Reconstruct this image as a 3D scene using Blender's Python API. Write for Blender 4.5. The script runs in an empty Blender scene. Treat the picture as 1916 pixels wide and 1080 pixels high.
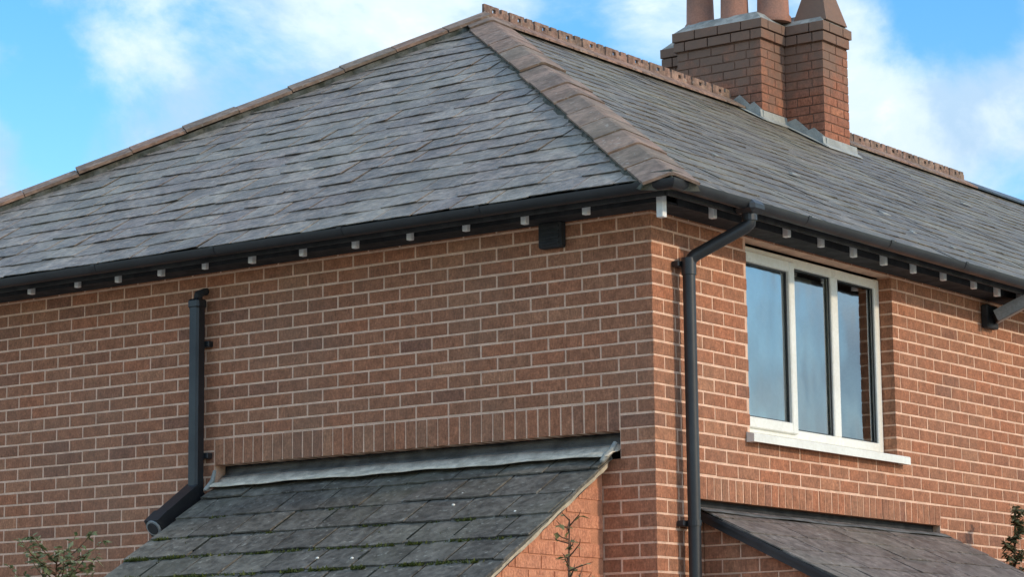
import bpy, math, random
from mathutils import Vector, Matrix
R = math.radians
random.seed(11)
sc = bpy.context.scene
C = sc.collection
Z0 = 4.6                      # height of the top brick joint above the ground

# ------------------------------------------------------------------ camera
cam_d = bpy.data.cameras.new('camera'); cam = bpy.data.objects.new('camera', cam_d); C.objects.link(cam)
CAM = Vector((7.3373, -11.3408, -2.5222 + Z0))
rt = Vector((0.8079, 0.5892, -0.0104)).normalized(); fw = Vector((-0.5802, 0.7984, 0.161)).normalized()
up = rt.cross(fw).normalized(); rt = fw.cross(up).normalized()
M = Matrix((rt, up, -fw)).transposed().to_4x4(); M.translation = CAM
cam.matrix_world = M
cam_d.sensor_width = 36; cam_d.lens = 92.156; cam_d.clip_start = .1; cam_d.clip_end = 2000
sc.camera = cam
FPX = 4904.73
def px(p):
    d = Vector(p) - CAM; z = d.dot(fw)
    return 958 + FPX * d.dot(rt) / z, 540 - FPX * d.dot(up) / z, z

# ------------------------------------------------------------------ sky, sun, exposure
SUN_AZ, SUN_EL = R(8), R(24)           # azimuth counted from +X towards +Y
sdir = Vector((math.cos(SUN_AZ) * math.cos(SUN_EL), math.sin(SUN_AZ) * math.cos(SUN_EL), math.sin(SUN_EL)))
w = bpy.data.worlds.new('World'); sc.world = w; w.use_nodes = True
nt = w.node_tree; nt.nodes.clear()
def N(t, **k):
    n = nt.nodes.new(t)
    for a, b in k.items(): setattr(n, a, b)
    return n
def LK(a, b): nt.links.new(a, b)
def MATH(op, a, b=None, clamp=False):
    n = N('ShaderNodeMath', operation=op, use_clamp=clamp)
    for i, v in enumerate((a, b)):
        if v is None: continue
        if isinstance(v, (int, float)): n.inputs[i].default_value = v
        else: LK(v, n.inputs[i])
    return n.outputs[0]
def MIX(f, a, b, mode='MIX'):
    n = N('ShaderNodeMix', data_type='RGBA', blend_type=mode)
    for s, v in ((n.inputs[0], f), (n.inputs[6], a), (n.inputs[7], b)):
        if isinstance(v, (int, float)): s.default_value = v
        elif isinstance(v, tuple): s.default_value = (*v, 1)
        else: LK(v, s)
    return n.outputs[2]
def RAMP(fac, stops, interp='EASE'):
    n = N('ShaderNodeValToRGB'); cr = n.color_ramp; cr.interpolation = interp
    while len(cr.elements) < len(stops): cr.elements.new(.5)
    for e, (p, c) in zip(cr.elements, stops):
        e.position = p; e.color = (*c, 1) if isinstance(c, tuple) else (c, c, c, 1)
    LK(fac, n.inputs[0]); return n.outputs[0]
def NOISE(vec, scale, detail=4, rough=.5, dist=0.):
    n = N('ShaderNodeTexNoise'); n.inputs['Scale'].default_value = scale; n.inputs['Detail'].default_value = detail
    n.inputs['Roughness'].default_value = rough; n.inputs['Distortion'].default_value = dist
    LK(vec, n.inputs['Vector']); return n.outputs['Fac']
def MAPV(vec, loc=(0, 0, 0), scale=(1, 1, 1), rot=(0, 0, 0)):
    n = N('ShaderNodeMapping'); n.inputs['Location'].default_value = loc; n.inputs['Scale'].default_value = scale
    n.inputs['Rotation'].default_value = rot; LK(vec, n.inputs['Vector']); return n.outputs[0]
sky = N('ShaderNodeTexSky', sky_type='NISHITA', sun_disc=False, sun_elevation=SUN_EL,
        sun_rotation=math.atan2(sdir.x, sdir.y), altitude=60, air_density=1.0, dust_density=.3, ozone_density=1.6)
hs = N('ShaderNodeHueSaturation'); hs.inputs['Saturation'].default_value = 1.42; hs.inputs['Value'].default_value = .40
LK(sky.outputs[0], hs.inputs['Color'])
gen = N('ShaderNodeTexCoord').outputs['Generated']
SKYOFF = (3.1, 1.7, .4)
cover = NOISE(MAPV(gen, SKYOFF, (1, 1, 1.5)), 10.0, 10, .58, .25)
shade = NOISE(MAPV(gen, (SKYOFF[0] + .02, SKYOFF[1], SKYOFF[2] - .03), (1, 1, 1.4)), 15, 9, .58, .25)
def sky_dir(x, y): return tuple((fw + rt * ((x - 958) / FPX) + up * ((540 - y) / FPX)).normalized())
def bank(x, y, r, amp):                      # a cloud bank (amp > 0) or a clear gap (amp < 0) in one direction of the sky
    d = N('ShaderNodeVectorMath', operation='DISTANCE'); LK(gen, d.inputs[0]); d.inputs[1].default_value = sky_dir(x, y)
    mr = N('ShaderNodeMapRange', interpolation_type='SMOOTHERSTEP'); LK(d.outputs['Value'], mr.inputs['Value'])
    for k, v in (('From Min', 0.), ('From Max', r / FPX), ('To Min', amp), ('To Max', 0.)): mr.inputs[k].default_value = v
    return mr.outputs[0]
for x, y, r, am in ((250, 120, 230, .16), (640, 110, 330, .22), (890, 20, 260, .20), (1250, 60, 260, .16), (1630, 150, 260, .18), (1850, 230, 260, .12), (380, 230, 260, .10),
                    (90, 240, 190, -.20), (60, 60, 260, -.08), (500, -20, 260, -.16), (1780, 20, 260, -.24), (1060, 60, 160, -.06), (1850, 330, 140, -.10)):
    cover = MATH('ADD', cover, bank(x, y, r, am * (.55 if am > 0 else 1.0)))
bright = shade
for x, y, r, am in ((250, 110, 170, .14), (700, 70, 300, .16), (900, 20, 220, .14), (1270, 50, 220, .20), (1640, 150, 220, .20), (330, 260, 260, -.10), (1820, 200, 260, -.08)):
    bright = MATH('ADD', bright, bank(x, y, r, am * (.55 if am > 0 else 1.3)))
mask = RAMP(cover, [(.38, 0.), (.64, 1.)])
ccol = RAMP(bright, [(.40, (.92, 1.26, 1.62)), (.60, (1.45, 1.68, 1.88)), (.88, (2.65, 2.52, 2.34))])
sep = N('ShaderNodeSeparateXYZ'); LK(gen, sep.inputs[0])         # overcast part of the sky: brighter overhead than at the horizon (CIE)
el = MATH('ADD', MATH('MULTIPLY', MATH('MAXIMUM', sep.outputs[2], 0.), 1.75), .58)
cmb = N('ShaderNodeCombineXYZ')
for i in range(3): LK(el, cmb.inputs[i])
ccol = MIX(1., ccol, cmb.outputs[0], 'MULTIPLY')
mixc = MIX(MATH('MULTIPLY', mask, .93), hs.outputs[0], ccol)
bg = N('ShaderNodeBackground'); bg.inputs['Strength'].default_value = .14
LK(mixc, bg.inputs['Color'])
wo = N('ShaderNodeOutputWorld'); LK(bg.outputs[0], wo.inputs['Surface'])

sun_d = bpy.data.lights.new('sun', 'SUN'); sun_d.energy = .5; sun_d.angle = R(3); sun_d.color = (1, .83, .62)
sun = bpy.data.objects.new('sun', sun_d); C.objects.link(sun)
sun.rotation_euler = (-sdir).to_track_quat('-Z', 'Y').to_euler()
vs = sc.view_settings; vs.view_transform = 'Standard'; vs.look = 'None'; vs.exposure = 2.15; vs.gamma = 1; vs.use_curve_mapping = False

# ------------------------------------------------------------------ materials
def material(name):
    global nt
    m = bpy.data.materials.new(name); m.use_nodes = True; nt = m.node_tree; nt.nodes.clear()
    b = N('ShaderNodeBsdfPrincipled'); o = N('ShaderNodeOutputMaterial'); LK(b.outputs[0], o.inputs[0])
    return m, b
def setin(b, k, v):
    s = b.inputs[k]
    if isinstance(v, (int, float)): s.default_value = v
    elif isinstance(v, tuple): s.default_value = (*v, 1) if len(v) == 3 else v
    else: LK(v, s)
def bump(b, h, strength=.3, dist=.004):
    n = N('ShaderNodeBump'); n.inputs['Strength'].default_value = strength; n.inputs['Distance'].default_value = dist
    LK(h, n.inputs['Height']); LK(n.outputs[0], b.inputs['Normal'])
def rnd():
    a = N('ShaderNodeObjectInfo').outputs['Random']; g = N('ShaderNodeNewGeometry').outputs['Random Per Island']
    return MATH('FRACT', MATH('ADD', MATH('MULTIPLY', a, 7.31), MATH('MULTIPLY', g, 3.77)))
def pos(): return N('ShaderNodeNewGeometry').outputs['Position']

def m_brick(name, stops, stain=.5, soot=None):
    m, b = material(name); r = rnd(); p = pos()
    c = RAMP(r, stops, 'LINEAR')
    drag = NOISE(MAPV(p, (0, 0, 0), (1, 1, .12)), 190, 3, .6)
    spk = NOISE(p, 70, 5, .65)
    c = MIX(.38, c, RAMP(drag, [(.3, .25), (.7, .8)]), 'OVERLAY')
    c = MIX(.5, c, RAMP(spk, [(.3, .25), (.72, .76)]), 'OVERLAY')
    c = MIX(.35, c, RAMP(NOISE(p, 17, 4, .6), [(.3, .25), (.7, .75)]), 'OVERLAY')
    big = NOISE(MAPV(p, (2, 5, 1), (1, 1, .7)), 1.3, 5, .6)
    c = MIX(MATH('MULTIPLY', RAMP(big, [(.45, 0.), (.72, 1.)]), stain), c, (.22, .15, .105))
    if soot:
        s = NOISE(p, 3.2, 5, .6)
        zz = N('ShaderNodeSeparateXYZ'); LK(p, zz.inputs[0]); hgt = MATH('MULTIPLY', MATH('SUBTRACT', zz.outputs[2], Z0 + 2.35), .42)
        c = MIX(RAMP(MATH('ADD', s, hgt), [(.46, 0.), (.80, .85)]), c, soot)
    setin(b, 'Base Color', c); setin(b, 'Roughness', .88); setin(b, 'Specular IOR Level', .25)
    bump(b, MATH('ADD', drag, spk), .55, .004)
    return m
BR = [(0., (.245, .112, .070)), (.08, (.305, .132, .074)), (.3, (.345, .140, .074)), (.5, (.325, .146, .082)), (.7, (.375, .146, .076)), (.92, (.335, .150, .084)), (1., (.40, .180, .098))]
brick_m = m_brick('brick_red_brown', BR, .3)
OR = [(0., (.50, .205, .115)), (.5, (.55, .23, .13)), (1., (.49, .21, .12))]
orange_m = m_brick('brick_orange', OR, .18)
CH = [(0., (.27, .112, .068)), (.4, (.34, .130, .072)), (.7, (.27, .118, .074)), (1., (.38, .155, .084))]
chim_m = m_brick('brick_chimney', CH, .5, (.19, .128, .095))

def m_plain(name, col, rough=.6, var=.25, vscale=6., bs=.15, spec=.5, col2=None, metal=0.):
    m, b = material(name); p = pos(); n = NOISE(p, vscale, 6, .6); f = NOISE(p, vscale * 12, 4, .6)
    c2 = col2 or tuple(x * (1 - var) for x in col)
    c = MIX(RAMP(n, [(.35, 0.), (.65, 1.)]), col, c2)
    c = MIX(.3, c, RAMP(f, [(.3, .3), (.7, .72)]), 'OVERLAY')
    setin(b, 'Base Color', c); setin(b, 'Specular IOR Level', spec); setin(b, 'Metallic', metal)
    setin(b, 'Roughness', RAMP(n, [(.3, max(0., rough - .08)), (.7, min(1., rough + .08))]))
    if bs: bump(b, MATH('ADD', n, f), bs, .004)
    return m
mortar_m = m_plain('mortar_pinkish', (.78, .50, .355), .95, .2, 9., .5, .15)
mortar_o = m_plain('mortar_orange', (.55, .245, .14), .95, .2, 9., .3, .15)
mortar_c = m_plain('mortar_chimney', (.22, .125, .088), .95, .4, 5., .4, .15)
mortar_g = m_plain('mortar_cream', (.52, .44, .32), .95, .3, 14., .6, .15)
black_m = m_plain('black_pvc', (.020, .022, .025), .42, .3, 3., .0, .5)
darkwood_m = m_plain('dark_timber', (.04, .04, .042), .8, .4, 8., .1, .3)  # also on the recess backs, as painted shade
white_m = m_plain('white_upvc', (.80, .78, .70), .35, .08, 4., .0, .5)
rafter_m = m_plain('white_gloss_paint', (.86, .85, .83), .35, .1, 30., .05, .5)
upst_m = m_plain('shade_dark_lead', (.13, .125, .115), .6, .5, 9., .25, .3)  # lead darkened to paint the shade below the soldier courses
fillet_m = m_plain('cement_fillet', (.80, .69, .54), .85, .4, 11., .5, .2)
lead_m = m_plain('lead', (.50, .51, .48), .6, .4, 7., .25, .4, (.30, .31, .295))
leadpale_m = m_plain('weathered_lead', (.36, .365, .33), .6, .25, 9., .3, .4)
flaunch_m = m_plain('flaunching', (.33, .33, .30), .9, .4, 10., .5, .2)
pot_m = m_plain('clay_pot', (.36, .165, .105), .8, .35, 6., .2, .3, (.27, .145, .105))
grey_m = m_plain('grey_metal', (.28, .30, .30), .4, .2, 5., .0, .5)
room_m = m_plain('room_wall', (.32, .31, .29), .9, .1, 3., 0, .2)
reflection_m = m_plain('reflection_sheet', (.80, .80, .78), .9, .05, 3., 0, .2)
wood_m = m_plain('twig_bark', (.12, .065, .04), .85, .3, 20., .2, .2)
ground_m = m_plain('ground_pale_bounce', (.42, .36, .29), .95, .4, 2., .3, .2)  # out of view; pale tone chosen to bounce light onto the walls
pave_m = m_plain('paving', (.30, .28, .25), .9, .25, 3., .3, .2)

def m_slate(name, stops, lich=.35, rough=.42, lcol=(.17, .165, .125), bst=.8, mot=.75):
    m, b = material(name); r = rnd(); p = pos()
    c = RAMP(r, stops, 'LINEAR')
    n = NOISE(p, 22, 6, .62); f = NOISE(p, 130, 4, .6); big = NOISE(MAPV(p, (1, 2, 3)), 1.1, 6, .62)
    c = MIX(mot, c, RAMP(n, [(.3, .22), (.7, .78)]), 'OVERLAY')
    c = MIX(MATH('MULTIPLY', RAMP(big, [(.42, 0.), (.68, 1.)]), lich), c, lcol)
    spots = NOISE(MAPV(p, (7, 1, 4)), 34, 3, .5)
    c = MIX(MATH('MULTIPLY', RAMP(spots, [(.62, 0.), (.70, 1.)]), .5), c, (.36, .34, .29))
    c = MIX(.5, c, RAMP(NOISE(MAPV(p, (3, 3, 3)), 5, 5, .65), [(.3, .25), (.7, .75)]), 'OVERLAY')
    setin(b, 'Base Color', c); setin(b, 'Specular IOR Level', .24)
    setin(b, 'Roughness', MATH('ADD', MATH('MULTIPLY', n, .3), rough - .15))
    bump(b, MATH('ADD', MATH('ADD', MATH('MULTIPLY', NOISE(p, 8, 3, .55, .6), 1.3), MATH('MULTIPLY', n, .9)), MATH('MULTIPLY', f, .3)), bst, .014)
    return m
slate_m = m_slate('slate_blue_grey', [(0., (.165, .134, .107)), (.3, (.205, .166, .132)), (.55, (.19, .148, .122)), (.8, (.26, .212, .166)), (1., (.218, .172, .138))], .4, .46, (.235, .215, .16))
slate_r = m_slate('slate_brown_grey', [(0., (.108, .088, .065)), (.35, (.135, .11, .08)), (.6, (.12, .099, .076)), (.85, (.165, .136, .1)), (1., (.132, .109, .083))], .5, .5, (.215, .19, .125))
slate_l = m_slate('slate_charcoal', [(0., (.10, .089, .074)), (.4, (.128, .114, .094)), (.7, (.11, .098, .084)), (1., (.15, .134, .108))], .45, .55, (.13, .125, .085), .35)
slate_p = m_slate('slate_porch', [(0., (.135, .11, .095)), (.5, (.16, .132, .115)), (1., (.14, .118, .105))], .3, .5, (.17, .165, .125), .3)
HT = [(0., (.20, .142, .104)), (.4, (.245, .155, .11)), (.7, (.21, .148, .112)), (1., (.285, .172, .12))]
hip_m = m_slate('hip_tile_clay', HT, .4, .85, (.19, .155, .11), .2, .5)
ridge_m = m_slate('ridge_tile_clay', [(0., (.23, .135, .10)), (.5, (.265, .16, .115)), (1., (.21, .14, .105))], .5, .8, (.19, .15, .11))

m, b = material('window_glass'); nt_g = nt; glass_m = m
nt.nodes.remove(b); o = [n for n in nt.nodes if n.type == 'OUTPUT_MATERIAL'][0]
gl = N('ShaderNodeBsdfGlossy'); gl.inputs['Roughness'].default_value = .04; gl.inputs['Color'].default_value = (.93, .96, .97, 1)
tr = N('ShaderNodeBsdfTransparent'); tr.inputs['Color'].default_value = (.80, .86, .85, 1)
fr = N('ShaderNodeFresnel'); fr.inputs['IOR'].default_value = 4.2
wv = NOISE(MAPV(pos(), (0, 0, 0), (1, 1, .6)), 3.0, 2, .4); bn = N('ShaderNodeBump'); bn.inputs['Strength'].default_value = .25; bn.inputs['Distance'].default_value = .01
LK(wv, bn.inputs['Height']); LK(bn.outputs[0], gl.inputs['Normal'])
mx = N('ShaderNodeMixShader'); LK(fr.outputs[0], mx.inputs[0]); LK(tr.outputs[0], mx.inputs[1]); LK(gl.outputs[0], mx.inputs[2]); LK(mx.outputs[0], o.inputs[0])

def m_leaf(name, stops):
    m, b = material(name); c = RAMP(rnd(), stops, 'LINEAR')
    setin(b, 'Base Color', c); setin(b, 'Roughness', .55); setin(b, 'Specular IOR Level', .35)
    tl = N('ShaderNodeBsdfTranslucent'); LK(c, tl.inputs[0]); mx = N('ShaderNodeMixShader'); mx.inputs[0].default_value = .3
    o = [n for n in nt.nodes if n.type == 'OUTPUT_MATERIAL'][0]
    LK(b.outputs[0], mx.inputs[1]); LK(tl.outputs[0], mx.inputs[2]); LK(mx.outputs[0], o.inputs[0])
    return m
leaf_m = m_leaf('leaf_green', [(0., (.10, .13, .05)), (.5, (.17, .19, .08)), (1., (.26, .26, .14))])
leafy_m = m_leaf('leaf_yellow_green', [(0., (.16, .15, .05)), (.5, (.26, .24, .10)), (1., (.34, .29, .15))])
moss_m = m_leaf('moss_green', [(0., (.05, .065, .015)), (.5, (.095, .115, .025)), (1., (.17, .18, .05))])
leafd_m = m_leaf('leaf_dark', [(0., (.07, .075, .035)), (.5, (.11, .115, .055)), (1., (.17, .16, .09))])

# ------------------------------------------------------------------ building helpers
def wl(o):
    v = Vector((0, 0, 0))
    while o: v += o.location; o = o.parent
    return v
def link(name, me, mat, parent=None, loc=None):
    o = bpy.data.objects.new(name, me); C.objects.link(o)
    if mat and me and not me.materials: me.materials.append(mat)
    if parent:
        o.parent = parent
    if loc is not None: o.location = Vector(loc) - (wl(parent) if parent else Vector())
    return o
def mesh(name, vf, mat, parent=None, smooth=False):
    """verts are in world space (z counted from the ground); the object's origin goes to its base"""
    vs_, fs = vf
    if not vs_: return None
    xs = [v[0] for v in vs_]; ys = [v[1] for v in vs_]; zs = [v[2] for v in vs_]
    o0 = Vector(((min(xs) + max(xs)) / 2, (min(ys) + max(ys)) / 2, min(zs)))
    me = bpy.data.meshes.new(name); me.from_pydata([(v[0] - o0.x, v[1] - o0.y, v[2] - o0.z) for v in vs_], [], fs); me.update()
    if smooth:
        for p in me.polygons: p.use_smooth = True
    return link(name, me, mat, parent, o0)
def empty(name, loc, label=None, cat=None, group=None, parent=None):
    o = bpy.data.objects.new(name, None); C.objects.link(o); o.empty_display_size = .2
    if parent: o.parent = parent
    o.location = Vector(loc) - (wl(parent) if parent else Vector())
    if label: tag(o, label, cat, group)
    return o
def tag(o, label=None, cat=None, group=None, kind=None):
    if label: o['label'] = label
    if cat: o['category'] = cat
    if group: o['group'] = group
    if kind: o['kind'] = kind
    return o
class MB:
    def __init__(s): s.v = []; s.f = []
    def add(s, v, f):
        n = len(s.v); s.v += [tuple(x) for x in v]; s.f += [tuple(i + n for i in q) for q in f]; return s
    def box(s, a, b):
        x0, x1 = sorted((a[0], b[0])); y0, y1 = sorted((a[1], b[1])); z0, z1 = sorted((a[2], b[2]))
        return s.add([(x0, y0, z0), (x1, y0, z0), (x1, y1, z0), (x0, y1, z0), (x0, y0, z1), (x1, y0, z1), (x1, y1, z1), (x0, y1, z1)],
                     [(0, 3, 2, 1), (4, 5, 6, 7), (0, 1, 5, 4), (1, 2, 6, 5), (2, 3, 7, 6), (3, 0, 4, 7)])
    def bbox(s, a, b, e=.004):
        """box with chamfered edges"""
        x0, x1 = sorted((a[0], b[0])); y0, y1 = sorted((a[1], b[1])); z0, z1 = sorted((a[2], b[2]))
        c = [(x0, x1), (y0, y1), (z0, z1)]; V = []; idx = {}
        for i in (0, 1):
            for j in (0, 1):
                for k in (0, 1):
                    for ax in range(3):
                        t = [i, j, k]; p = []
                        for q in range(3):
                            val = c[q][t[q]]
                            if q != ax: val += e if t[q] == 0 else -e
                            p.append(val)
                        idx[(i, j, k, ax)] = len(V); V.append(tuple(p))
        F = []
        for ax in range(3):
            o1, o2 = (ax + 1) % 3, (ax + 2) % 3
            for sd in (0, 1):
                q = []
                for (p1, p2) in ((0, 0), (1, 0), (1, 1), (0, 1)):
                    t = [0, 0, 0]; t[ax] = sd; t[o1] = p1; t[o2] = p2; q.append(idx[(*t, ax)])
                F.append(tuple(q if sd else q[::-1]))
            for p1 in (0, 1):
                for p2 in (0, 1):
                    q = []
                    for en, ff in ((0, o1), (1, o1), (1, o2), (0, o2)):
                        t = [0, 0, 0]; t[ax] = en; t[o1] = p1; t[o2] = p2; q.append(idx[(*t, ff)])
                    F.append(tuple(q))
        for i in (0, 1):
            for j in (0, 1):
                for k in (0, 1): F.append(tuple(idx[(i, j, k, ax)] for ax in range(3)))
        return s.add(V, F)
    def prism(s, poly, off):
        """closed prism: poly (3-D points) extruded by the vector off"""
        n = len(poly); P = [Vector(p) for p in poly]; Q = [p + Vector(off) for p in P]
        return s.add(P + Q, [tuple(range(n))[::-1], tuple(range(n, 2 * n))] + [(i, (i + 1) % n, n + (i + 1) % n, n + i) for i in range(n)])
    def tube(s, pts, r, seg=14, cap=True):
        P = [Vector(p) for p in pts]; rings = []; rr = r if isinstance(r, (list, tuple)) else [r] * len(P)
        a = None
        for i, p in enumerate(P):
            t = ((P[i] - P[i - 1]).normalized() if i else Vector()) + ((P[i + 1] - P[i]).normalized() if i < len(P) - 1 else Vector())
            t.normalize()
            if a is None: a = t.orthogonal().normalized()
            a = (a - t * a.dot(t)).normalized(); b2 = t.cross(a)
            rings.append([p + (a * math.cos(k * 2 * math.pi / seg) + b2 * math.sin(k * 2 * math.pi / seg)) * rr[i] for k in range(seg)])
        n0 = [x for rg in rings for x in rg]; F = []
        for i in range(len(P) - 1):
            for k in range(seg):
                F.append((i * seg + k, i * seg + (k + 1) % seg, (i + 1) * seg + (k + 1) % seg, (i + 1) * seg + k))
        if cap: F.append(tuple(range(seg))[::-1]); F.append(tuple(range((len(P) - 1) * seg, len(P) * seg)))
        return s.add(n0, F)
    def sweep(s, prof, pts, closed=True):
        """profile of 3-D offsets swept along points (no turning)"""
        n = len(prof); V = [Vector(p) + Vector(q) for p in pts for q in prof]; F = []
        for i in range(len(pts) - 1):
            for k in range(n if closed else n - 1):
                F.append((i * n + k, i * n + (k + 1) % n, (i + 1) * n + (k + 1) % n, (i + 1) * n + k))
        if closed: F.append(tuple(range(n))[::-1]); F.append(tuple(range((len(pts) - 1) * n, len(pts) * n)))
        return s.add(V, F)
    def lathe(s, c, prof, seg=20):
        V = []; F = []
        for r, z in prof:
            V += [(c[0] + r * math.cos(k * 2 * math.pi / seg), c[1] + r * math.sin(k * 2 * math.pi / seg), c[2] + z) for k in range(seg)]
        for i in range(len(prof) - 1):
            for k in range(seg): F.append((i * seg + k, i * seg + (k + 1) % seg, (i + 1) * seg + (k + 1) % seg, (i + 1) * seg + k))
        F.append(tuple(range(seg))[::-1]); F.append(tuple(range((len(prof) - 1) * seg, len(prof) * seg)))
        return s.add(V, F)
    def vf(s): return s.v, s.f
    def build(s, name, mat, parent=None, smooth=False): return mesh(name, (s.v, s.f), mat, parent, smooth)

def smooth_by_angle(o, deg=40):
    me = o.data
    for p in me.polygons: p.use_smooth = True
    me.set_sharp_from_angle(angle=R(deg)) if hasattr(me, 'set_sharp_from_angle') else None
    return o

# ------------------------------------------------------------------ bricks
EDGE = .002
def brick_geo(face, w, h, depth=.1025):
    """brick centred on its front-face centre; front faces 'S' (-Y) or 'E' (+X); chamfered front edges, ends kept for reveals"""
    a, bb, e = w / 2, h / 2, EDGE
    def P(u, dpt, z): return (u, dpt, z) if face == 'S' else (-dpt, u, z)
    V = [P(-a, depth, -bb), P(a, depth, -bb), P(a, depth, bb), P(-a, depth, bb),
         P(-a, e, -bb), P(a, e, -bb), P(a, e, bb), P(-a, e, bb),
         P(-a + e, 0, -bb + e), P(a - e, 0, -bb + e), P(a - e, 0, bb - e), P(-a + e, 0, bb - e)]
    F = [(8, 9, 10, 11)]
    for i in range(4):
        j = (i + 1) % 4
        F.append((4 + i, 4 + j, 8 + j, 8 + i)); F.append((i, j, 4 + j, 4 + i))
    return V, F
BCACHE = {}
def brick_mesh(face, w, h, mat):
    k = (face, round(w, 4), round(h, 4), mat.name)
    if k not in BCACHE:
        V, F = brick_geo(face, w, h); me = bpy.data.meshes.new('brick'); me.from_pydata(V, [], F); me.update(); me.materials.append(mat); BCACHE[k] = me
    return BCACHE[k]
def lay(bricks, parent, mat, n_single, name='brick', single_filter=None):
    """bricks: (face, centre, w, h). The largest in view become objects, the rest one mesh of kind stuff."""
    sc_ = []
    for i, (face, c, w_, h_) in enumerate(bricks):
        X, Y, Z = px(c); vis = -10 < X < 1926 and -10 < Y < 1090 and (single_filter is None or single_filter(c))
        n = Vector((0, -1, 0)) if face == 'S' else Vector((1, 0, 0)); vd = (CAM - Vector(c)).normalized()
        sc_.append((-(w_ * h_ * max(0, vd.dot(n)) / Z ** 2) if vis else 1, i))
    sc_.sort(); single = {i for a, i in sc_[:n_single] if a < 0}
    mb = MB()
    for i, (face, c, w_, h_) in enumerate(bricks):
        j = max(-.0011, min(.0011, random.gauss(0, .0007))); c = Vector(c) + (Vector((0, j, 0)) if face == 'S' else Vector((j, 0, 0)))
        c.z += random.gauss(0, .0006)
        if i in single:
            o = link(name, brick_mesh(face, w_, h_, mat), None, parent, c)
            o.rotation_euler = (0, random.gauss(0, .0018), 0) if face == 'S' else (random.gauss(0, .0022), 0, 0)
        else:
            V, F = brick_geo(face, w_, h_); mb.add([(v[0] + c.x, v[1] + c.y, v[2] + c.z) for v in V], F)
    if mb.v: tag(mb.build('brickwork', mat, parent), kind='stuff')
def hit(u0, u1, z0, z1, rects):
    for a, b_, c, d_ in rects:
        if u0 < b_ - .002 and u1 > a + .002 and z0 < d_ - .002 and z1 > c + .002: return True
    return False
def cut(u0, u1, z0, z1, rects):
    """cut a brick's length by openings; drop it when nothing is left"""
    segs = [(u0, u1)]
    for a, b_, c, d_ in rects:
        if not (z0 < d_ - .012 and z1 > c + .012): continue
        out = []
        for s0, s1 in segs:
            if s1 <= a or s0 >= b_: out.append((s0, s1)); continue
            if s0 < a - .02: out.append((s0, a))
            if s1 > b_ + .02: out.append((b_, s1))
        segs = out
    return segs

# ================================================================== setting
g = mesh('ground', ([(-300, -300, 0), (300, -300, 0), (300, 300, 0), (-300, 300, 0)], [(0, 1, 2, 3)]), ground_m); tag(g, kind='structure')
g = mesh('path', ([(1.4, -60, .004), (3.2, -60, .004), (3.2, 40, .004), (1.4, 40, .004)], [(0, 1, 2, 3)]), pave_m); tag(g, kind='structure')

# ================================================================== house
D, ZE = .322, .164 + Z0
PK = Vector((-3.586, 3.395, 2.431 + Z0))
XL = 2 * PK.x - D                       # left end of the hip eaves
YE = 15.0                               # far end of the pair of houses
house = empty('brick_house', (0, 0, 0), 'red-brown brick house with hipped slate roof, black gutters and tall brick chimney', 'house')
ROWS_TOP = -2
K_BOT = 61
def rows():
    for k in range(ROWS_TOP, K_BOT):
        yield k, Z0 - .075 * k - .006, Z0 - .075 * (k + 1) + .006      # top, bottom of the brick
# ---- left wall (faces -Y): u = distance from the corner
SOL_L = (.22, 3.07, -1.06, -.905)       # soldier course u0,u1,z0,z1 relative to Z0
REC_L = (.225, 3.065, -1.215, -1.06)
left_bricks = []
for k, zt, zb in rows():
    first = .22 if k % 2 else .1075
    js = [first + .225 * n for n in range(-1, 34)]
    for a, b_ in zip(js[:-1], js[1:]):
        u0, u1 = a + .006, b_ - .006
        if b_ < .01: continue
        u0 = max(u0, 0.)
        u1 = min(u1, 7.17)
        if k % 2 == 0 and u0 < .05: continue          # corner owned by the right wall
        if u1 - u0 < .03: continue
        for s0, s1 in cut(u0, u1, zb - Z0, zt - Z0, [(.215, 3.075, -1.06, -.90), (.215, 3.075, -1.215, -1.06)]):
            left_bricks.append(('S', (-(s0 + s1) / 2, 0, (zt + zb) / 2), s1 - s0, zt - zb))
lw = MB()
def wallrect_S(mb, u0, u1, z0, z1): mb.box((-u1, .0028, z0), (-u0, .10, z1))
zt_ = Z0 + .15
wallrect_S(lw, .02, 7.17, Z0 - 1.058, zt_)
wallrect_S(lw, .02, .2175, Z0 - 1.212, Z0 - 1.058)
wallrect_S(lw, 3.0725, 7.17, Z0 - 1.212, Z0 - 1.058)
wallrect_S(lw, .02, 7.17, 0, Z0 - 1.212)
wall_l = lw.build('wall', mortar_m, house); wall_l['label'] = 'shaded brick wall under the hip end of the roof'
def vis_left(c):
    u = -c[0]; z = c[2] - Z0
    return not (.3 < u < 3.1 and z < -1.2) and z < .06
lay(left_bricks, wall_l, brick_m, 300, 'brick', vis_left)
for i in range(38):
    u = .2575 + .075 * i
    o = link('soldier_brick', brick_mesh('S', .065, .150, brick_m), None, wall_l, (-u, random.gauss(0, .001) - .001, Z0 - .983))
    o.rotation_euler = (0, random.gauss(0, .006), 0)
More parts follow.
